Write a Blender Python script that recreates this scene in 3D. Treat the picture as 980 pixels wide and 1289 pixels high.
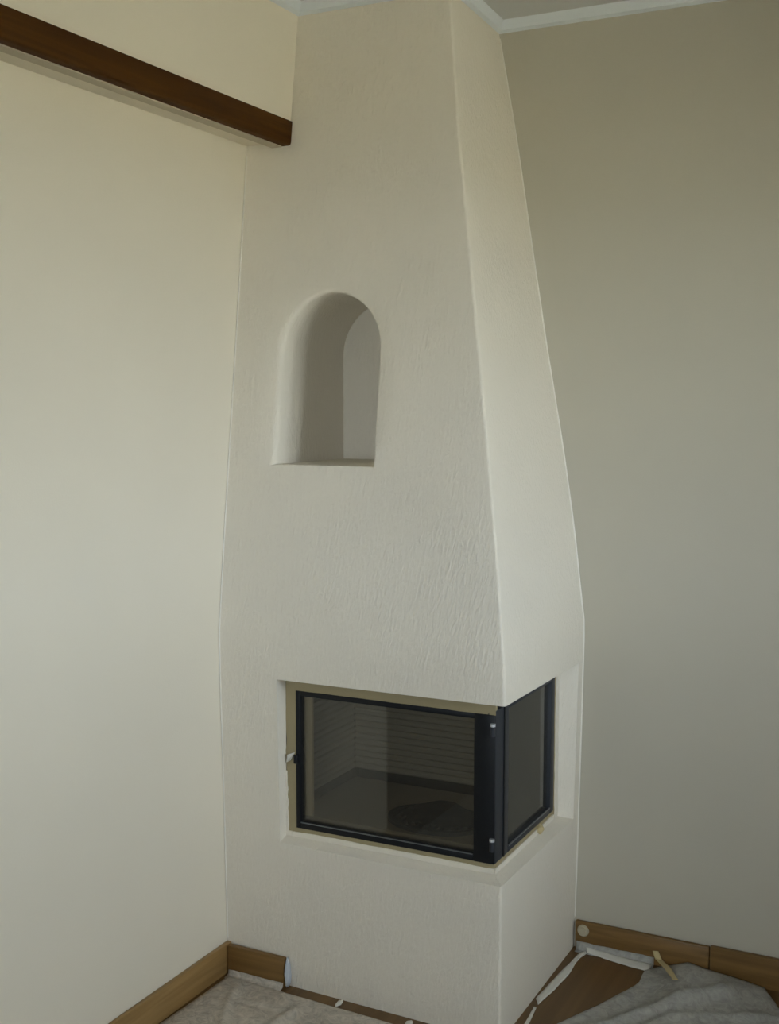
import bpy, bmesh, math, random
from mathutils import Vector, Matrix, noise
random.seed(7)
for o in list(bpy.data.objects): bpy.data.objects.remove(o)
SC = bpy.context.scene
COL = SC.collection

# ------------------------------------------------------------------ camera
YAW, PIT, ROL, FPX = 0.4683, -0.0900, 0.0005, 1495.5
fwd = Vector((-math.sin(YAW)*math.cos(PIT), math.cos(YAW)*math.cos(PIT), math.sin(PIT)))
rgt = Vector((math.cos(YAW), math.sin(YAW), 0)); upv = rgt.cross(fwd)
R2 = rgt*math.cos(ROL)+upv*math.sin(ROL); U2 = -rgt*math.sin(ROL)+upv*math.cos(ROL)
cd = bpy.data.cameras.new('camera'); cam = bpy.data.objects.new('camera', cd); COL.objects.link(cam)
cam.matrix_world = Matrix(((R2.x,U2.x,-fwd.x,1.9007),(R2.y,U2.y,-fwd.y,-3.3182),(R2.z,U2.z,-fwd.z,1.6191),(0,0,0,1)))
cd.sensor_fit = 'VERTICAL'; cd.sensor_height = 36; cd.lens = 36*FPX/1289; cd.clip_start = .05
SC.camera = cam

# ------------------------------------------------------------------ light
SC.view_settings.view_transform = 'Standard'; SC.view_settings.look = 'None'
SC.view_settings.gamma = 1; SC.view_settings.use_curve_mapping = False
SC.view_settings.exposure = 2.8
wd = bpy.data.worlds.new('sky'); SC.world = wd; wd.use_nodes = True
wd.node_tree.nodes['Background'].inputs[0].default_value = (0.835, 0.93, 1.01, 1)   # overcast sky
wd.node_tree.nodes['Background'].inputs[1].default_value = 3.0
RX, RY, RZ = 3.1, -5.2, 2.722           # room: x 0..RX, y RY..0
WIN = [('x', -1.85, -0.75, 1.0, 2.15), ('y', 1.0, 2.3, 1.0, 2.15)]
def portal(name, loc, rot, sx, sy):
    l = bpy.data.lights.new(name, 'AREA'); l.shape = 'RECTANGLE'; l.size = sx; l.size_y = sy
    l.energy = 1; l.cycles.is_portal = True
    o = bpy.data.objects.new(name, l); o.location = loc; o.rotation_euler = rot; COL.objects.link(o)
for a, u0, u1, z0, z1 in WIN:
    if a == 'x': portal('window_portal', (RX+.2, (u0+u1)/2, (z0+z1)/2), (0, math.pi/2, 0), z1-z0, u1-u0)
    else:        portal('window_portal', ((u0+u1)/2, RY-.2, (z0+z1)/2), (math.pi/2, 0, 0), u1-u0, z1-z0)

# ------------------------------------------------------------------ materials
def srgb(r, g, b):
    f = lambda c: (c/255/12.92 if c/255 <= .04045 else ((c/255+.055)/1.055)**2.4)
    return (f(r), f(g), f(b), 1)
class N:
    def __init__(s, name):
        s.m = bpy.data.materials.new(name); s.m.use_nodes = True; s.t = s.m.node_tree
        s.b = s.t.nodes['Principled BSDF']; s.out = s.t.nodes['Material Output']
    def n(s, kind, **kw):
        nd = s.t.nodes.new(kind)
        for k, v in kw.items():
            if k in nd.inputs: nd.inputs[k].default_value = v
            else: setattr(nd, k, v)
        return nd
    def l(s, a, b): s.t.links.new(a, b)
    def coords(s, scale=(1,1,1), rot=(0,0,0)):
        c = s.n('ShaderNodeTexCoord'); m = s.n('ShaderNodeMapping')
        m.inputs['Scale'].default_value = scale; m.inputs['Rotation'].default_value = rot
        s.l(c.outputs['Object'], m.inputs['Vector']); return m.outputs[0]
    def ramp(s, fac, stops):
        r = s.n('ShaderNodeValToRGB'); e = r.color_ramp.elements
        while len(e) < len(stops): e.new(.5)
        for q, (p, c) in zip(e, stops): q.position = p; q.color = c
        s.l(fac, r.inputs[0]); return r.outputs[0]
    def bump(s, h, strength, dist):
        b = s.n('ShaderNodeBump', Strength=strength, Distance=dist); s.l(h, b.inputs['Height'])
        s.l(b.outputs[0], s.b.inputs['Normal']); return b
def plain(name, col, rough=.6, metal=0, spec=.5):
    k = N(name); k.b.inputs['Base Color'].default_value = col; k.b.inputs['Roughness'].default_value = rough
    k.b.inputs['Metallic'].default_value = metal; k.b.inputs['Specular IOR Level'].default_value = spec; return k.m
def paint(name, col, fine=220, strength=.12):
    k = N(name); v = k.coords()
    a = k.n('ShaderNodeTexNoise', Scale=1.3, Detail=3.0); k.l(v, a.inputs['Vector'])
    c2 = tuple(x*.955 for x in col[:3])+(1,)
    k.l(k.ramp(a.outputs[0], [(.35, c2), (.65, col)]), k.b.inputs['Base Color'])
    f = k.n('ShaderNodeTexNoise', Scale=fine, Detail=2.0); k.l(v, f.inputs['Vector'])
    k.bump(f.outputs[0], strength, .002); k.b.inputs['Roughness'].default_value = .75
    k.b.inputs['Specular IOR Level'].default_value = .25; return k.m
def brushed(name, col):
    k = N(name)
    vr = k.coords((1, 1, 1), (0, math.radians(-15), 0)); sm_ = k.n('ShaderNodeMapping'); sm_.inputs['Scale'].default_value = (140, 140, 34)
    k.l(vr, sm_.inputs['Vector']); v = sm_.outputs[0]
    w = k.n('ShaderNodeTexNoise', Scale=1.0, Detail=3.0, Roughness=.55, Distortion=.6); k.l(v, w.inputs['Vector'])
    v2 = k.coords(); g = k.n('ShaderNodeTexNoise', Scale=9.0, Detail=2.0); k.l(v2, g.inputs['Vector'])
    h = k.n('ShaderNodeMath', operation='MULTIPLY'); k.l(w.outputs[0], h.inputs[0]); k.l(g.outputs[0], h.inputs[1])
    k.bump(h.outputs[0], .75, .0075)
    a = k.n('ShaderNodeTexNoise', Scale=2.1, Detail=4.0); k.l(v2, a.inputs['Vector'])
    c2 = tuple(x*.95 for x in col[:3])+(1,)
    k.l(k.ramp(a.outputs[0], [(.35, c2), (.65, col)]), k.b.inputs['Base Color'])
    k.b.inputs['Roughness'].default_value = .85; k.b.inputs['Specular IOR Level'].default_value = .2; return k.m
def wood(name, c1, c2, axis, rough=.45, k_=1.0, spec=.4):
    k = N(name); sc = [38*k_]*3; sc[axis] = 1.6*k_
    v = k.coords(tuple(sc)); a = k.n('ShaderNodeTexNoise', Scale=1.0, Detail=5.0, Distortion=1.2); k.l(v, a.inputs['Vector'])
    k.l(k.ramp(a.outputs[0], [(.3, c1), (.7, c2)]), k.b.inputs['Base Color'])
    k.bump(a.outputs[0], .15, .002); k.b.inputs['Roughness'].default_value = rough; k.b.inputs['Specular IOR Level'].default_value = spec; return k.m
M = {}
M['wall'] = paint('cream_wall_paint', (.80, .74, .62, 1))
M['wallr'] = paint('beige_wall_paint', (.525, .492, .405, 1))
M['ceil'] = paint('ceiling_paint', (.62, .62, .62, 1))
M['trim'] = plain('white_trim_paint', (.72, .76, .80, 1), .5)
M['plaster'] = brushed('brushed_plaster', (.79, .735, .635, 1))
M['caulk'] = plain('caulk_white', (.80, .77, .69, 1), .6)
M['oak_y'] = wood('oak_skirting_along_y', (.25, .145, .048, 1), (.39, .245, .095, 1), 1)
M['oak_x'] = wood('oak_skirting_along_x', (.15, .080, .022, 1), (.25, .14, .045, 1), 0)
M['beam'] = wood('dark_stained_beam', (.050, .019, .003, 1), (.090, .038, .006, 1), 1, .7, 1.0, .12)
M['pale'] = plain('painted_bounce_strip', (.50, .44, .33, 1), .7)  # bounced light under the beam, painted as a pale tone
M['parquet'] = wood('brown_floor_boards', (.10, .053, .016, 1), (.17, .092, .030, 1), 1, .4, .5)
M['black'] = plain('black_steel', (.009, .010, .012, 1), .45, 0, .25)
M['slate'] = plain('grey_black_steel', (.030, .033, .040, 1), .5, 0, .3)
M['bright'] = plain('hinge_glint_steel', (.75, .76, .78, 1), .45, .7)  # hinge highlight put into a near-white metal colour
M['bead'] = plain('grey_steel_bead', (.20, .21, .22, 1), .35, .6)
M['hull'] = plain('sooty_cast_iron', (.02, .019, .018, 1), .8)
M['ash'] = plain('black_ash', (.014, .013, .012, 1), .95, 0, .1)
M['brick'] = paint('grey_fireclay', (.21, .19, .155, 1), 120, .3)
M['brickfloor'] = paint('brown_fireclay', (.21, .172, .118, 1), 120, .3)
M['upright'] = paint('beige_upright', (.42, .33, .20, 1), 120, .3)
M['foam'] = paint('tan_sealing_board', (.36, .30, .175, 1), 90, .5)
M['lump'] = plain('bluish_plaster', (.50, .53, .57, 1), .8)
M['tape'] = plain('white_masking_tape', (.68, .66, .60, 1), .6)
M['tan'] = plain('tan_tape', (.52, .42, .22, 1), .6)
M['cap'] = plain('cream_plastic', (.46, .41, .29, 1), .5)
M['earth'] = plain('garden_ground', (.66, .57, .40, 1), .9)
M['upvc'] = plain('white_window_frame', (.8, .8, .8, 1), .4)
def glass(name, tint, haze):
    k = N(name); k.t.nodes.remove(k.b)
    tr = k.n('ShaderNodeBsdfTransparent'); tr.inputs[0].default_value = tint
    gl = k.n('ShaderNodeBsdfGlossy', Roughness=.01); fr = k.n('ShaderNodeFresnel', IOR=1.5)
    mx = k.n('ShaderNodeMixShader'); k.l(fr.outputs[0], mx.inputs[0]); k.l(tr.outputs[0], mx.inputs[1]); k.l(gl.outputs[0], mx.inputs[2])
    df = k.n('ShaderNodeBsdfDiffuse'); df.inputs[0].default_value = (.5, .47, .40, 1)      # dusty haze, added to brighten the dark panes
    m2 = k.n('ShaderNodeMixShader', Fac=haze); k.l(mx.outputs[0], m2.inputs[1]); k.l(df.outputs[0], m2.inputs[2])
    k.l(m2.outputs[0], k.out.inputs[0]); return k.m
M['glass'] = glass('stove_glass', (.86, .85, .81, 1), .035)
M['pane'] = glass('window_glass', (.97, .98, .98, 1), .005)
def film(name, col, lo, hi):
    k = N(name); v = k.coords()
    a = k.n('ShaderNodeTexNoise', Scale=26.0, Detail=7.0, Roughness=.7, Distortion=2.0); k.l(v, a.inputs['Vector'])
    k.b.inputs['Base Color'].default_value = col; k.b.inputs['Roughness'].default_value = .35
    tr = k.n('ShaderNodeBsdfTransparent'); mx = k.n('ShaderNodeMixShader')
    f = k.n('ShaderNodeMapRange'); f.inputs['From Min'].default_value = .3; f.inputs['From Max'].default_value = .7
    f.inputs['To Min'].default_value = lo; f.inputs['To Max'].default_value = hi
    k.l(a.outputs[0], f.inputs[0]); k.l(f.outputs[0], mx.inputs[0]); k.l(tr.outputs[0], mx.inputs[1]); k.l(k.b.outputs[0], mx.inputs[2])
    k.l(mx.outputs[0], k.out.inputs[0]); k.bump(a.outputs[0], .6, .008); return k.m
M['film1'] = film('dusty_plastic_film', (.63, .57, .485, 1), .45, 1.0)
M['film2'] = film('clear_plastic_film', (.52, .51, .47, 1), .50, .85)

# ------------------------------------------------------------------ helpers
def link(name, me, mat, parent=None, smooth=None):
    if mat: me.materials.append(mat)
    o = bpy.data.objects.new(name, me); COL.objects.link(o)
    if parent: o.parent = parent
    if smooth is not None:
        for p in me.polygons: p.use_smooth = True
        me.set_sharp_from_angle(angle=math.radians(smooth))
    return o
def frombm(name, bm, mat, parent=None, smooth=None):
    bmesh.ops.recalc_face_normals(bm, faces=bm.faces)
    me = bpy.data.meshes.new(name); bm.to_mesh(me); bm.free(); return link(name, me, mat, parent, smooth)
def add_box(bm, x0, x1, y0, y1, z0, z1, bev=0, seg=2):
    r = bmesh.ops.create_cube(bm, size=1)
    vs = r['verts']
    for v in vs: v.co = Vector(((x0+x1)/2+v.co.x*(x1-x0), (y0+y1)/2+v.co.y*(y1-y0), (z0+z1)/2+v.co.z*(z1-z0)))
    if bev:
        es = list({e for v in vs for e in v.link_edges})
        bmesh.ops.bevel(bm, geom=es, offset=bev, segments=seg, affect='EDGES', profile=.5)
def box(name, b, mat, parent=None, bev=0, seg=2):
    bm = bmesh.new(); add_box(bm, *b, bev=bev, seg=seg); return frombm(name, bm, mat, parent, 40 if bev else None)
def cyl(bm, p, q, r, n=12):
    p, q = Vector(p), Vector(q); d = q-p
    m = Matrix.Translation((p+q)/2) @ d.to_track_quat('Z', 'Y').to_matrix().to_4x4()
    bmesh.ops.create_cone(bm, segments=n, radius1=r, radius2=r, depth=d.length, cap_ends=True, matrix=m)
def empty(name, loc=(0,0,0)):
    o = bpy.data.objects.new(name, None); o.location = loc; COL.objects.link(o); o.empty_display_size = .1; return o
def tag(o, label, cat, group=None):
    o['label'] = label; o['category'] = cat
    if group: o['group'] = group
    return o
def struct(o, label=None):
    o['kind'] = 'structure'
    if label: o['label'] = label
    return o
def adopt(parent, *kids):
    for k in kids: k.parent = parent; k.matrix_parent_inverse = Matrix.Translation(-parent.location)
def interp(tab, z):
    if z <= tab[0][0]: return tab[0][1]
    for (a, va), (b, vb) in zip(tab, tab[1:]):
        if z <= b: return va+(vb-va)*(z-a)/(b-a)
    (a, va), (b, vb) = tab[-2:]; return vb+(vb-va)*(z-b)/(b-a)

# ------------------------------------------------------------------ hood profile (metres)
D = .6065; W = .85; ZT, ZS, XL, YR = .872, .409, .187, -.046
TYL = [(0,-.590),(.5,-.602),(.9,-.6145),(1.0,-.614),(1.25,-.586),(1.507,-.554),(1.906,-.503),(2.33,-.4515),(2.69,-.400)]
TYE = [(0,-.610),(.4,-.607),(.97,-.6065),(1.02,-.602),(1.185,-.5826),(1.44,-.5508),(1.7385,-.5136),(2.0425,-.4756),(2.31,-.4421),(2.69,-.395)]
TXE = [(0,.846),(.41,.8455),(.87,.851),(.97,.849),(1.02,.842),(1.185,.8227),(1.44,.7843),(1.7385,.7386),(2.0425,.690),(2.31,.6475),(2.69,.599)]
TXB = [(0,.8436),(.347,.8507),(.71,.857),(.96,.8605),(1.0,.859),(1.03,.8545),(1.27,.8246),(1.503,.7874),(1.757,.7404),(2.10,.6825),(2.39,.635),(2.69,.578)]
def front_y(x, z):
    xe = interp(TXE, z); return interp(TYL, z)+(interp(TYE, z)-interp(TYL, z))*min(1, x/xe)

# ------------------------------------------------------------------ the room
box_s = lambda n, b, m: struct(box(n, b, m))
box_s('floor', (-3, RX+.3, RY-.3, .2, -.15, 0), M['parquet'])
box_s('ceiling', (-3, RX+.3, RY-.3, .2, RZ, RZ+.15), M['ceil'])
OP0, OP1 = -1.53, -3.6                       # opening in the left wall, under the beam
box_s('wall_left', (-.2, 0, OP0, .2, 0, RZ), M['wall'])
box_s('wall_left_end', (-.2, 0, RY-.2, OP1, 0, RZ), M['wall'])
BX, BB, BT = .1405, 2.331, 2.397
# upper wall standing proud of the left wall, its end cut to the slope of the hood
bm = bmesh.new()
pts = [(0, BB+.012), (BX-.055, BB+.012), (BX-.055, BT), (BX, BT), (BX, RZ), (0, RZ)]
vs0 = [bm.verts.new((x, RY, z)) for x, z in pts]
vs1 = [bm.verts.new((x, front_y(.1, z)-.0015, z)) for x, z in pts]
for i in range(6): bm.faces.new((vs0[i], vs0[(i+1)%6], vs1[(i+1)%6], vs1[i]))
bm.faces.new(vs0); bm.faces.new(vs1)
struct(frombm('wall_left_upper', bm, M['wall']))
box_s('wall_left_lintel', (-.2, 0, OP1, OP0, BB+.012, RZ), M['wall'])
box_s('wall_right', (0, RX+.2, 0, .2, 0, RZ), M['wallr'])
# adjoining hall beyond the opening
box_s('wall_hall_far', (-2.7, -2.5, RY-.2, .2, 0, RZ), M['wall'])
box_s('wall_hall_side', (-2.5, -.2, -.9, -.7, 0, RZ), M['wall'])
box_s('wall_hall_rear', (-2.5, -.2, RY-.2, RY, 0, RZ), M['wall'])
# outer walls with windows, the rear one added as fill
def wall_with_hole(name, axis, c0, c1, a0, a1, u0, u1, z0, z1):
    bm = bmesh.new()
    for b0, b1, q0, q1 in ((a0, u0, 0, RZ), (u1, a1, 0, RZ), (u0, u1, 0, z0), (u0, u1, z1, RZ)):
        if axis == 'x': add_box(bm, c0, c1, b0, b1, q0, q1)
        else: add_box(bm, b0, b1, c0, c1, q0, q1)
    struct(frombm(name, bm, M['wall']))
_, a, b, c, d = WIN[0]; wall_with_hole('wall_window_side', 'x', RX, RX+.2, RY, 0, a, b, c, d)
_, a, b, c, d = WIN[1]; wall_with_hole('wall_rear', 'y', RY-.2, RY, 0, RX+.2, a, b, c, d)
def window(name, axis, pos, u0, u1, z0, z1):
    e = struct(empty(name)); T = lambda u0, u1, z0, z1, t: ((pos-t, pos+t, u0, u1, z0, z1) if axis == 'x' else (u0, u1, pos-t, pos+t, z0, z1))
    f = .06; mid = (u0+u1)/2
    bm = bmesh.new()
    for q in ((u0,u0+f,z0,z1),(u1-f,u1,z0,z1),(u0+f,u1-f,z0,z0+f),(u0+f,u1-f,z1-f,z1),(mid-f,mid+f,z0+f,z1-f)): add_box(bm, *T(*q, .03))
    frombm('window_frame', bm, M['upvc'], e)
    for q in ((u0+f, mid-f), (mid+f, u1-f)): box('pane', T(q[0], q[1], z0+f, z1-f, .003), M['pane'], e)
window('window_1', 'x', RX+.1, *WIN[0][1:]); window('added_fill_window', 'y', RY-.1, *WIN[1][1:])  # rear window is unseen, added to fill the front faces with light
struct(box('sky_blocker_slab', (-3, RX+1.6, RY-1.6, .2, RZ+.15, RZ+.3), M['earth']))  # unseen slab added outside to keep high sky light off the low walls
for _n, _b in (('sky_blocker_drop', (RX+.3, RX+1.6, RY-1.6, .2, 2.38, RZ+.15)), ('sky_blocker_drop', (-3, RX+.3, RY-1.6, RY-.3, 2.38, RZ+.15))): struct(box(_n, _b, M['beam']))  # unseen dropped blocks added above the windows to narrow the sky
struct(box('ground', (-30, 40, -40, 30, -.6, -.4), M['earth']))

# skirting boards
def skirting(name, b, m, bev=.004):
    return struct(box(name, b, m, None, bev))
HB = .0875
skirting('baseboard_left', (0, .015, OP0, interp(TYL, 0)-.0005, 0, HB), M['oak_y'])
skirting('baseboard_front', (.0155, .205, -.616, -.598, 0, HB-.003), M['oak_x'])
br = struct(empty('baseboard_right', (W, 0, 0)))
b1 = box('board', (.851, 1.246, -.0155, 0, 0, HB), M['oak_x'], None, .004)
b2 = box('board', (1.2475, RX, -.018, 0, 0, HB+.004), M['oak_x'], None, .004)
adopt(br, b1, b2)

# white painted ceiling strips
Z0 = 2.690
def strip(name, p, q, t=.014):
    p, q = Vector(p), Vector(q); d = (q-p).normalized(); n = Vector((d.y, -d.x, 0))
    bm = bmesh.new(); prof = [(0, Z0), (t, Z0+.006), (t+.006, RZ-.004), (t+.008, RZ), (0, RZ)]
    A = [bm.verts.new((p.x+n.x*a, p.y+n.y*a, z)) for a, z in prof]; B = [bm.verts.new((q.x+n.x*a, q.y+n.y*a, z)) for a, z in prof]
    for i in range(5): bm.faces.new((A[i], A[(i+1)%5], B[(i+1)%5], B[i]))
    bm.faces.new(A); bm.faces.new(B)
    struct(frombm(name, bm, M['trim']))
fyl, fye, fxe, fxb = interp(TYL, 2.70), interp(TYE, 2.70), interp(TXE, 2.70), interp(TXB, 2.70)
strip('trim_1', (BX, RY, 0), (BX, fyl+.001, 0))
strip('trim_2', (BX, fyl, 0), (fxe+.006, fye, 0))
strip('trim_3', (fxe, fye-.006, 0), (fxb, 0, 0))
strip('trim_4', (fxb, 0, 0), (RX, 0, 0))

# ------------------------------------------------------------------ the beam
bm = bmesh.new(); add_box(bm, BX-.055, BX+.004, RY+.01, -.432, BB, BT)
es = [e for e in bm.edges if abs(e.verts[0].co.y-e.verts[1].co.y) > 1]
lo = [e for e in es if e.verts[0].co.z < BB+.01]
bmesh.ops.bevel(bm, geom=lo, offset=.007, segments=3, affect='EDGES', profile=.5)
for v in bm.verts:
    if v.co.y > -1: v.co.y = front_y(.11, v.co.z)-.0005
beam = frombm('ceiling_beam', bm, M['beam'], None, 40)
st = box('soffit_bounce_strip', (BX-.054, BX-.022, RY+.01, interp(TYL, BB)-.004, BB-.003, BB+.001), M['pale'])  # added to paint bounced light onto the beam's underside
st.parent = beam; st['label'] = 'added pale strip painting bounced light along the underside of the beam'
tag(beam, 'dark brown wooden beam running under the upper left wall into the chimney hood', 'beam')

# ------------------------------------------------------------------ plastered chimney hood
fs = empty('fireplace_surround', (W/2, -D/2, 0))
tag(fs, 'tall white brushed plaster corner chimney hood with arched niche and corner opening', 'fireplace')
bm = bmesh.new()
zs = sorted(set([0, .97, .985, 1.0, 1.015, 1.03]+[i*.045 for i in range(1, 60) if i*.045 < 2.70 and abs(i*.045-1.0) > .045]+[RZ-.0005]))
rings = []
for z in zs:
    yl, ye, xe, xb = interp(TYL, z), interp(TYE, z), interp(TXE, z), interp(TXB, z)
    A = Vector((.0005, yl)); E = Vector((xe, ye)); B = Vector((xb, -.0005))
    r = .008; d1 = (A-E).normalized(); d2 = (B-E).normalized()
    sec = [A+(E+d1*r-A)*t/10 for t in range(11)]
    ctr = E+(d1+d2)*r
    a0 = math.atan2(*(E+d1*r-ctr).yx); a1 = math.atan2(*(E+d2*r-ctr).yx)
    while a1 < a0: a1 += 2*math.pi
    if a1-a0 > math.pi: a1 -= 2*math.pi
    sec += [ctr+r*Vector((math.cos(a0+(a1-a0)*t/6), math.sin(a0+(a1-a0)*t/6))) for t in range(1, 6)]
    P2 = E+d2*r; sec += [P2+(B-P2)*t/7 for t in range(8)] + [Vector((.0005, -.0005))]
    rings.append([bm.verts.new((p.x, p.y, z)) for p in sec])
n = len(rings[0])
for ra, rb in zip(rings, rings[1:]):
    for i in range(n): bm.faces.new((ra[i], ra[(i+1)%n], rb[(i+1)%n], rb[i]))
bm.faces.new(rings[0]); bm.faces.new(rings[-1])
body = frombm('plaster_body', bm, None)
def cutter(bm): return frombm('cut', bm, None)
# niche cutter: arched outline carried straight in, its lip softly rolled
cx, rad, z_s, z_b = .2965, .1625, 1.766, 1.453
out = []
for i in range(33):
    t = math.pi*i/32; out.append((cx+rad*math.cos(t), z_s+rad*math.sin(t), math.cos(t), math.sin(t)))
L = [(cx-rad, z_s-(z_s-z_b)*k/8, -1, 0) for k in range(1, 8)]
Rr = [(cx+rad, z_b+(z_s-z_b)*k/8, 1, 0) for k in range(1, 8)]
out += L+[(cx-rad, z_b, -.7, -.7)]+[(cx-rad+2*rad*k/8, z_b, 0, -1) for k in range(1, 8)]+[(cx+rad, z_b, .7, -.7)]+Rr
bm = bmesh.new(); rg = []
def fl_r(nx, nz): return .004+.016*max(0, -nx)+.004*max(0, nz)
for s in (-.06, -.0002, .1, .25, .45, .7, 1.0, 'back'):
    ring = []
    for x, z, nx, nz in out:
        f = fl_r(nx, nz); x0, z0 = x-nx*f, z-nz*f
        if abs(nx) == .7: x0 = x-math.copysign(fl_r(math.copysign(1, nx), 0), nx); z0 = z+.004; f = .004
        fx = (x-x0) if abs(nx) == .7 else nx*f; fz = -.004 if abs(nx) == .7 else nz*f
        if s == 'back': ring.append(bm.verts.new((x0, -.172, z0))); continue
        dep = s if s <= 0 else s*(fl_r(math.copysign(1, nx), 0) if abs(nx) == .7 else f); f2 = f
        ss = max(0, s); fl = f*(1-math.sqrt(max(0, 1-(1-ss)**2)))
        ring.append(bm.verts.new((x0+fx*fl/f, front_y(x, z)+dep, z0+fz*fl/f)))
    rg.append(ring)
n = len(out)
for ra, rb in zip(rg, rg[1:]):
    for i in range(n): bm.faces.new((ra[i], ra[(i+1)%n], rb[(i+1)%n], rb[i]))
bm.faces.new(rg[0]); bm.faces.new(rg[-1])
cuts = [cutter(bm)]
# opening cutters
S = .042
def prism(poly, lo, hi, axis):
    bm = bmesh.new(); f = (lambda a, b, t: (t, a, b)) if axis == 'x' else (lambda a, b, t: (a, t, b))
    A = [bm.verts.new(f(a, b, lo)) for a, b in poly]; B = [bm.verts.new(f(a, b, hi)) for a, b in poly]; k = len(poly)
    for i in range(k): bm.faces.new((A[i], A[(i+1)%k], B[(i+1)%k], B[i]))
    bm.faces.new(A); bm.faces.new(B); return cutter(bm)
sl = .30
cuts.append(prism([(-D-.06, ZS-sl*.06), (-D+S, ZS+sl*S), (-D+S, ZT), (-D-.06, ZT)], XL, W+.0601, 'x'))
bm = bmesh.new()   # right-hand part, splayed towards the wall
def yr(x): return YR-.033*(W-x)/.04
Q = [(W+.06, ZS-sl*.06), (W-S, ZS+sl*S), (W-S, ZT+.0003), (W+.06, ZT+.0003)]
A = [bm.verts.new((x, -D-.0601, z)) for x, z in Q]; B = [bm.verts.new((x, min(yr(x), -.004) if x < W+.05 else -.004, z)) for x, z in Q]
for i in range(4): bm.faces.new((A[i], A[(i+1)%4], B[(i+1)%4], B[i]))
bm.faces.new(A); bm.faces.new(B); cuts.append(cutter(bm))
bm = bmesh.new(); add_box(bm, .13, W-S+.0005, -D+S-.0005, -.06, ZS+.011, .93); cuts.append(cutter(bm))
for c in cuts:
    md = body.modifiers.new('b', 'BOOLEAN'); md.operation = 'DIFFERENCE'; md.solver = 'EXACT'; md.object = c
dg = bpy.context.evaluated_depsgraph_get(); dg.update()
me = bpy.data.meshes.new_from_object(body.evaluated_get(dg))
body.modifiers.clear(); body.data = me
for c in cuts: bpy.data.objects.remove(c)
me.materials.clear(); me.materials.append(M['plaster'])
for p in me.polygons: p.use_smooth = True
me.set_sharp_from_angle(angle=math.radians(32))
adopt(fs, body)
# painted caulk beads where the hood meets the walls
def bead(pts, r):
    cu = bpy.data.curves.new('caulk_bead', 'CURVE'); cu.dimensions = '3D'; cu.bevel_depth = r; cu.bevel_resolution = 2
    sp = cu.splines.new('POLY'); sp.points.add(len(pts)-1)
    for q, p in zip(sp.points, pts): q.co = (*p, 1)
    o = bpy.data.objects.new('t', cu); COL.objects.link(o); dg = bpy.context.evaluated_depsgraph_get(); dg.update()
    me = bpy.data.meshes.new_from_object(o.evaluated_get(dg)); bpy.data.objects.remove(o)
    me.materials.clear()
    b = link('caulk_bead', me, M['caulk'], None, 60); adopt(fs, b); return b
zz = [.095+i*.06 for i in range(44) if .095+i*.06 < 2.69]
bead([(interp(TXB, z)+.0005, -.0032, z) for z in zz], .0028)
bead([(.0024, interp(TYL, z)-.0005, z) for z in zz if z < 2.33], .002)

# wobbly tan sealing board in the gap round the metal frame
yf = -D+.040; xf = W-.040
def seal(name, pts_in, pts_out, face, n=28, amp=.0016, seed=0):
    # pts: (a,z) segment ends; 'y' face lies in plane y=yf, 'x' face in plane x=xf
    bm = bmesh.new(); rows = []
    for i in range(n+1):
        t = i/n; row = []
        for k, (p, q) in enumerate((pts_in, pts_out)):
            a = p[0]+(q[0]-p[0])*t; z = p[1]+(q[1]-p[1])*t
            w = noise.noise(Vector((t*9+seed, k*5.1, seed)))*amp*(2 if k else .6)
            if abs(q[1]-p[1]) > abs(q[0]-p[0]): a += w
            else: z += w
            dp = noise.noise(Vector((t*14, k*2.0, seed+3)))*.002
            for e in (0, .012):
                row.append(bm.verts.new((a, yf+dp+e, z) if face == 'y' else (xf-dp-e, a, z)))
        rows.append(row)
    for r0, r1 in zip(rows, rows[1:]):
        for a, b in ((0, 2), (2, 3), (3, 1), (1, 0)): bm.faces.new((r0[a], r0[b], r1[b], r1[a]))
    for r in (rows[0], rows[-1]): bm.faces.new((r[0], r[2], r[3], r[1]))
    o = frombm(name, bm, M['foam'], None, 50); adopt(fs, o); return o
def smear(pts_in, pts_out, seed, face='y', amp=.004):
    o = seal('plaster_smear', pts_in, pts_out, face, 24, amp, seed); o.data.materials.clear(); o.data.materials.append(M['plaster'])
    for v in o.data.vertices:
        if face == 'y': v.co.y -= .003
        else: v.co.x += .003
    return o
FX0, FX1, FZ0, FZ1 = .2195, .808, .447, .836
seal('sealing_strip', (( FX0, FZ0-.0258), (FX0, ZT-.001)), ((XL+.001, FZ0-.0258), (XL+.001, ZT-.001)), 'y', seed=1)
smear(((XL+.001, FZ0-.0255), (FX1+.002, FZ0-.0255)), ((XL+.001, FZ0-.011), (FX1+.002, FZ0-.011)), 11, 'y', .0015)
smear(((-.565, FZ0-.0255), (-.112, FZ0-.0255)), ((-.565, FZ0-.011), (-.112, FZ0-.011)), 12, 'x', .0015)
smear(((-.0785, FZ0-.0255), (-.0785, ZT-.001)), ((-.102, FZ0-.0255), (-.102, ZT-.001)), 13, 'x', .0015)
smear(((XL+.009, .425), (XL+.004, .605)), ((XL, .425), (XL, .605)), 8)
seal('sealing_strip', ((FX0, FZ1), (FX1+.002, FZ1)), ((FX0, ZT-.001), (FX1+.002, ZT-.001)), 'y', seed=2)
seal('sealing_strip', ((FX0, FZ0), (FX1+.002, FZ0)), ((FX0, FZ0-.0255), (FX1+.002, FZ0-.0255)), 'y', seed=3)
seal('sealing_strip', ((-.565, FZ0+.001), (-.112, FZ0+.001)), ((-.565, FZ0-.0255), (-.112, FZ0-.0255)), 'x', seed=4)
seal('sealing_strip', ((-.112, FZ0-.016), (-.112, ZT-.001)), ((-.100, FZ0-.016), (-.100, ZT-.001)), 'x', seed=5)
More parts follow.
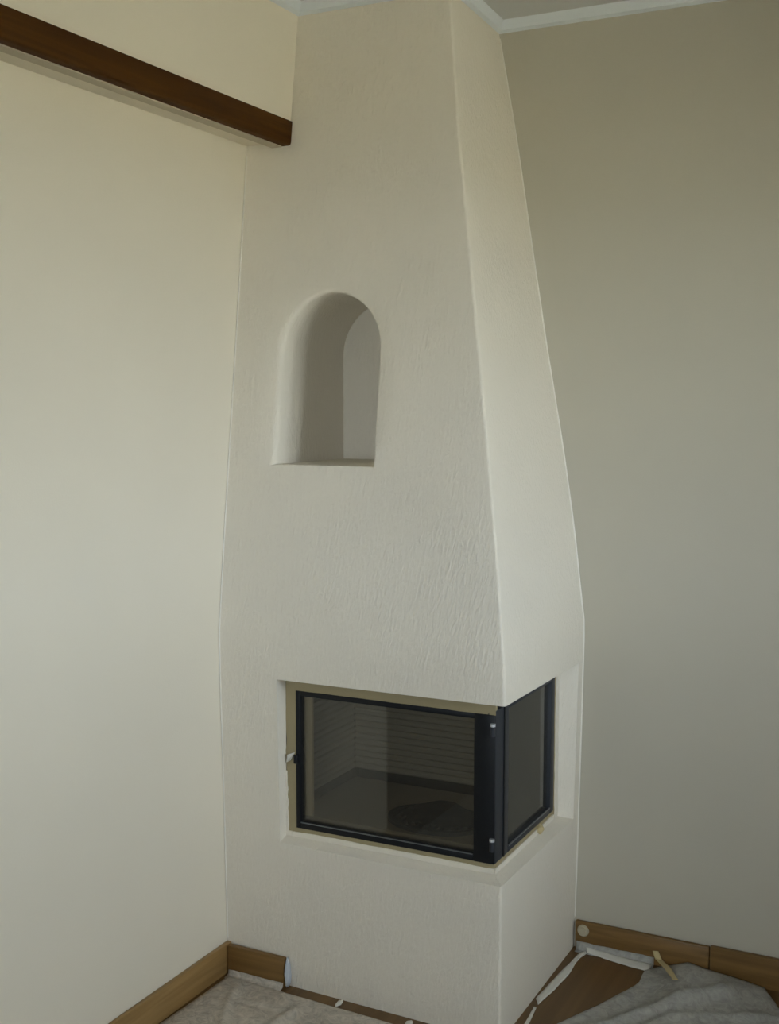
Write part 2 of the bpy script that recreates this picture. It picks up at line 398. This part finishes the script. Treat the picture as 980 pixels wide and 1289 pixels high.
# loose torn flap of the left strip and a smear of tan filler on the sill
bm = bmesh.new()
P = [(.190,yf-.004,.630),(.207,yf-.010,.640),(.217,yf-.004,.662),(.199,yf-.012,.655)]
q = [bm.verts.new(p) for p in P]; q2 = [bm.verts.new((p[0], p[1]+.003, p[2]-.001)) for p in P]
for i in range(4): bm.faces.new((q[i], q[(i+1)%4], q2[(i+1)%4], q2[i]))
bm.faces.new(q); bm.faces.new(q2)
fl = frombm('torn_flap', bm, M['tape']); adopt(fs, fl)
def blob(name, c, rx, ry, rz, mat, seed, amp=.35):
    bm = bmesh.new(); bmesh.ops.create_icosphere(bm, subdivisions=3, radius=1)
    for v in bm.verts:
        k = 1+amp*noise.noise(v.co*1.6+Vector((seed, 0, 0))); v.co = Vector((c[0]+v.co.x*rx*k, c[1]+v.co.y*ry*k, c[2]+v.co.z*rz*k))
    return frombm(name, bm, mat, None, 80)
sm = blob('filler_smear', (xf+.004, -.235, FZ0-.014), .010, .016, .012, M['tan'], 4.0); adopt(fs, sm)
# ragged plaster edge beside the skirting
lp = blob('plaster_edge', (.2125, -.606, .042), .0075, .012, .044, M['lump'], 9.0, .3); adopt(fs, lp)

# ------------------------------------------------------------------ metal fireplace insert
fi = empty('fireplace_insert', (.5, -.35, .42))
tag(fi, 'black steel corner fireplace insert with glass door and side pane', 'fireplace insert')
kids = []
# front door
y0, y1 = yf-.001, yf+.022
door = box('door', (.752, FX1+.002, y0-.002, y1, FZ0, FZ1), M['black'], None, .002); door['label'] = 'black steel door frame with glass'
def sub(o, parent): o.parent = parent; o.matrix_parent_inverse = parent.matrix_world.inverted() if False else Matrix(); return o
sub(box('stile', (FX0, .234, y0, y1, FZ0, FZ1), M['black'], None, .002), door)
sub(box('rail', (.234, .752, y0, y1, FZ1-.015, FZ1), M['black'], None, .002), door)
sub(box('rail', (.234, .752, y0, y1, FZ0, FZ0+.017), M['black'], None, .002), door)
sub(box('glazing_bead', (.235, .750, y0-.0015, y0+.002, FZ0+.0165, FZ0+.0190), M['bead'], None), door)
sub(box('glass_pane', (.233, .754, yf+.010, yf+.014, FZ0+.014, FZ1-.012), M['glass']), door)
for z in (.505, .805):
    bm = bmesh.new(); cyl(bm, (FX1-.002, y0-.007, z-.022), (FX1-.002, y0-.007, z+.0), .0065); cyl(bm, (FX1-.002, y0-.007, z), (FX1-.002, y0-.007, z+.004), .0075)
    h = frombm('hinge', bm, M['slate'], None, 40); sub(h, door)
    bm = bmesh.new(); cyl(bm, (FX1-.002, y0-.007, z+.004), (FX1-.002, y0-.007, z+.011), .0068)
    sub(frombm('hinge_glint_pin', bm, M['bright'], None, 40), door)  # pale pin end carries the painted glint of the hinge
sub(box('latch', (FX0-.004, FX0+.010, y0-.008, y0, .630, .656), M['black'], None, .003), door)
# side window
x0, x1 = xf-.022, xf+.001
side = box('side_window', (x0, x1, -.5655, -.474, FZ0, FZ1+.012), M['slate'], None, .002)
sub(box('stile', (x0, x1, -.142, -.111, FZ0, FZ1+.012), M['slate'], None, .002), side)
sub(box('rail', (x0, x1, -.474, -.142, FZ1-.002, FZ1+.012), M['slate'], None, .002), side)
sub(box('rail', (x0, x1, -.474, -.142, FZ0, FZ0+.017), M['slate'], None, .002), side)
sub(box('glazing_bead', (x1-.002, x1+.0015, -.472, -.144, FZ0+.0165, FZ0+.0195), M['bead']), side)
sub(box('edge_strip', (x1-.001, x1+.003, -.512, -.506, FZ0+.002, FZ1+.01), M['black']), side)
sub(box('glass_pane', (xf-.014, xf-.010, -.478, -.140, FZ0+.014, FZ1), M['glass']), side)
kids += [door, side]
# firebox: sheet metal casing and ribbed fireclay panels
bm = bmesh.new()
for b in ((.14, .80, -.075, -.065, .43, .92), (.14, .150, -.54, -.075, .43, .92), (.14, .80, -.54, -.065, .425, .435), (.14, .80, -.54, -.065, .905, .915), (.775, .79, -.112, -.07, .435, .905), (.15, .222, -.548, -.54, .435, .905), (.15, .78, -.548, -.535, .84, .905)):
    add_box(bm, *b)
casing = frombm('casing', bm, M['hull']); kids.append(casing)
def ribbed(name, axis, pos, a0, a1, z0, z1, step, sgn):
    bm = bmesh.new(); prof = []; z = z0
    while z < z1-1e-6:
        zz = min(z+step, z1); prof += [(0, z), (.005, z+.25*step), (.005, z+.75*step), (0, zz-.0005)]; z = zz
    rows = []
    for d, z in prof+[(-.02, z1), (-.02, z0)]:
        rows.append([bm.verts.new((a, pos+sgn*d, z) if axis == 'y' else (pos+sgn*d, a, z)) for a in (a0, a1)])
    k = len(rows)
    for i in range(k): bm.faces.new((rows[i][0], rows[i][1], rows[(i+1)%k][1], rows[(i+1)%k][0]))
    bm.faces.new([r[0] for r in rows]); bm.faces.new([r[1] for r in rows])
    return frombm(name, bm, M['brick'])
FB = .470
kids.append(ribbed('back_panel', 'y', -.140, .176, .775, FB+.024, .90, .019, -1))
kids.append(ribbed('side_panel', 'x', .172, -.534, -.145, FB+.024, .90, .019, 1))
kids.append(box('hearth_slab', (.178, .790, -.522, -.150, .436, FB), M['brickfloor'], None, .004))
kids.append(box('front_upright', (.222, .250, -.532, -.520, FB+.002, .835), M['upright'], None, .002))  # plain beige upright behind the left edge of the door glass
# round grate with bars running front to back
gc = Vector((.575, -.405)); gr = .145
bm = bmesh.new()
for i in range(36):
    a = 2*math.pi*i/36; b = 2*math.pi*(i+1)/36
    ra, rb = [], []
    for (ang, lst) in ((a, ra), (b, rb)):
        for rr, z in ((gr, FB), (gr, FB+.012), (gr-.014, FB+.012), (gr-.014, FB)): lst.append(bm.verts.new((gc.x+.98*rr*math.cos(ang), gc.y+.74*rr*math.sin(ang), z)))
    for k in range(4): bm.faces.new((ra[k], ra[(k+1)%4], rb[(k+1)%4], rb[k]))
bmesh.ops.remove_doubles(bm, verts=bm.verts, dist=1e-5)
grate = frombm('grate', bm, M['hull']); kids.append(grate)
bm = bmesh.new(); bmesh.ops.create_cone(bm, segments=36, radius1=gr-.01, radius2=gr-.01, depth=.002, cap_ends=True, matrix=Matrix.Translation((gc.x, gc.y, FB+.0015)) @ Matrix.Diagonal((.98, .74, 1, 1)))
sub(frombm('grate_well', bm, M['hull']), grate)
for i in range(-6, 7):
    dx = i*.0205; half = .74*math.sqrt(max(0, (gr-.013)**2-dx*dx))
    if half > .02: sub(box('grate_bar', (gc.x+dx-.0055, gc.x+dx+.0055, gc.y-half, gc.y+half, FB+.003, FB+.013), M['hull'], None, .002), grate)
hp = blob('ash_heap', (.585, -.40, FB+.012), .105, .075, .032, M['ash'], 2.0, .45); kids.append(hp)
adopt(fi, *kids)

# ------------------------------------------------------------------ floor covering
def sheet(name, ca, cb, mat, nu, nv, amp, seed, lift=.003, th=.0006, folds=()):
    """film lofted between two edge curves, with folds; z may rise along an edge"""
    def at(c, t):
        t *= len(c)-1; i = min(int(t), len(c)-2); return Vector(c[i]).lerp(Vector(c[i+1]), t-i)
    bm = bmesh.new(); g = []
    for i in range(nu+1):
        a, b = at(ca, i/nu), at(cb, i/nu); row = []
        for j in range(nv+1):
            p = a.lerp(b, j/nv); q = Vector((p.x*7+seed, p.y*7, 0))
            w = abs(noise.noise(q))*1.2+.6*abs(noise.noise(q*2.7+Vector((0, 4, 1))))+.3*noise.noise(q*7)
            edge = min(1, min(i, nu-i, j*1.0, nv-j)/3+.15)
            hz = 0
            for (ax, ay), (bx, by), hh, ww in folds:
                d = Vector((bx-ax, by-ay)); L = d.length; d /= L; r = Vector((p.x-ax, p.y-ay)); t = r.dot(d); c = r.x*d.y-r.y*d.x
                e = max(0, -t, t-L); c += .02*noise.noise(Vector((t*8, seed, 2)))
                hz += hh*math.exp(-(c/ww)**2-(e/.05)**2)
            row.append(bm.verts.new((p.x, p.y, p.z+lift+hz*edge+max(0, w)*amp*edge)))
        g.append(row)
    for i in range(nu):
        for j in range(nv): bm.faces.new((g[i][j], g[i+1][j], g[i+1][j+1], g[i][j+1]))
    o = frombm(name, bm, mat, None, 60)
    md = o.modifiers.new('thick', 'SOLIDIFY'); md.thickness = th; return o
s1 = sheet('plastic_sheet', [(.030,-.634,.0),(.026,-.80,0),(.018,-.97,0),(.02,-2.3,0)], [(.88,-.668,0),(.86,-.85,0),(.85,-1.1,0),(.85,-2.3,0)], M['film1'], 150, 80, .006, 1.0, folds=(((.10,-.70),(.20,-.95),.008,.012), ((.25,-.68),(.42,-.80),.007,.012), ((.30,-.75),(.28,-1.1),.010,.014)))
tag(s1, 'dusty crumpled grey plastic sheet on the floor before the fireplace front', 'plastic sheet')
s2 = sheet('plastic_sheet', [(.90,-.56,0),(.952,-.452,0),(1.012,-.324,0),(1.075,-.165,0),(1.090,-.088,0),(1.075,-.062,0),(1.11,-.032,.004),(1.19,-.026,.032),(1.24,-.026,.024),(1.33,-.027,.016),(1.40,-.028,.006),(1.435,-.08,0),(1.46,-.13,0),(1.55,-.2,0)],
    [(.90,-2.2,0),(1.0,-2.2,0),(1.1,-2.2,0),(1.15,-2.2,0),(1.2,-2.2,0),(1.25,-2.2,0),(1.3,-2.2,0),(1.35,-2.2,0),(1.4,-2.2,0),(1.45,-2.2,0),(1.5,-2.2,0),(1.6,-2.2,0),(1.7,-2.2,0),(1.8,-2.2,0)], M['film2'], 130, 170, .010, 5.0, folds=(((1.02,-.50),(1.30,-.13),.022,.022), ((1.12,-.42),(1.42,-.20),.012,.015), ((1.10,-.75),(1.5,-.4),.02,.03)))
tag(s2, 'translucent plastic film with folds lying against the right wall skirting', 'plastic sheet')
def ribbon(name, left, right, mat, label, th=.0012, z=.0012, seed=0):
    bm = bmesh.new(); n = 24; rows = []
    def at(c, t):
        t *= len(c)-1; i = min(int(t), len(c)-2); return Vector(c[i]).lerp(Vector(c[i+1]), t-i)
    for i in range(n+1):
        a, b = at(left, i/n), at(right, i/n)
        row = []
        for k in range(5):
            p = a.lerp(b, k/4); w = .0015*(1+noise.noise(Vector((p.x*40, p.y*40, seed))))
            row.append(bm.verts.new((p.x, p.y, (p.z if len(p) > 2 else 0)+z+w)))
        rows.append(row)
    for i in range(n):
        for k in range(4): bm.faces.new((rows[i][k], rows[i][k+1], rows[i+1][k+1], rows[i+1][k]))
    o = frombm(name, bm, mat, None, 60); md = o.modifiers.new('thick', 'SOLIDIFY'); md.thickness = th
    return tag(o, label, 'tape')
ribbon('masking_tape', [(.884,-.02,0),(.872,-.05,0),(.870,-.10,0),(.861,-.19,0),(.855,-.30,0),(.8515,-.356,0)], [(.894,-.035,0),(.886,-.07,0),(.8835,-.10,0),(.8887,-.176,0),(.8816,-.288,0),(.868,-.384,0)], M['tape'], 'white masking tape strip along the right foot of the chimney hood', seed=1)
ribbon('masking_tape', [(.8617,-.40,0),(.868,-.46,0),(.872,-.52,0),(.876,-.66,0)], [(.869,-.402,0),(.8775,-.46,0),(.884,-.52,0),(.890,-.66,0)], M['tape'], 'narrow white tape remnant on bare brown floor at the hood corner', seed=2)
ribbon('masking_tape', [(.886,-.018,.012),(.95,-.018,.008),(1.036,-.019,.003),(1.085,-.02,.003)], [(.893,-.030,0),(.95,-.044,0),(1.040,-.060,0),(1.085,-.062,0)], M['tape'], 'white masking tape strip along the right wall skirting', seed=3)
ribbon('tan_tape', [(1.086,-.0205,.028),(1.095,-.024,.006),(1.130,-.075,.012),(1.176,-.150,.018)], [(1.103,-.0205,.030),(1.116,-.024,.006),(1.150,-.070,.012),(1.190,-.145,.018)], M['tan'], 'short tan tape strip hanging from the skirting onto plastic film', z=.017, seed=4)
# film band stuck on the foot of the skirting
def band(name, x0, x1, y, z0, z1, mat, label, lip=.02, cat='plastic film'):
    bm = bmesh.new(); n = 20; rows = []
    for i in range(n+1):
        x = x0+(x1-x0)*i/n; w = noise.noise(Vector((x*30, 0, y*50)))*.003
        rows.append([bm.verts.new(p) for p in ((x, y, z1+w), (x, y-.0012, (z0+z1)/2), (x, y-.003, z0+.004), (x, y-.008, z0+.002), (x, y-lip+w, z0+.0015))])
    for i in range(n):
        for k in range(4): bm.faces.new((rows[i][k], rows[i][k+1], rows[i+1][k+1], rows[i+1][k]))
    o = frombm(name, bm, mat, None, 60); md = o.modifiers.new('thick', 'SOLIDIFY'); md.thickness = .0006
    return tag(o, label, cat)
band('plastic_film_band', .857, 1.09, -.0175, 0, .026, M['film2'], 'thin clear film band over the foot of the right wall skirting')
band('plastic_film_band', .022, .204, -.6185, 0, .016, M['film1'], 'thin film band at the foot of the short skirting beside the plaster base', .022)
# round cap on the skirting
bm = bmesh.new()
bmesh.ops.create_cone(bm, segments=28, radius1=.018, radius2=.015, depth=.006, cap_ends=True, matrix=Matrix.Translation((.8765, -.0188, .061)) @ Matrix.Rotation(math.pi/2, 4, 'X'))
bmesh.ops.create_cone(bm, segments=28, radius1=.011, radius2=.010, depth=.004, cap_ends=True, matrix=Matrix.Translation((.8765, -.0232, .063)) @ Matrix.Rotation(math.pi/2, 4, 'X'))
tag(frombm('round_cap', bm, M['cap'], None, 40), 'small round cream cap on the skirting beside the chimney hood', 'cap')

# torn bits of white tape crossing the bare strip of floor before the hood
for (x, y, a, b, sd) in ((.385, -.622, .007, .017, 1), (.60, -.630, .009, .014, 2)):
    tag(blob('tape_scrap', (x, y, .0025), a, b, .003, M['tape'], sd*3.3, .5), ('narrow torn white tape scrap before the hood front, nearer the short skirting', 'broad torn white tape scrap before the hood front, nearer its outer corner')[sd-1], 'tape', 'tape scraps at the hood foot')
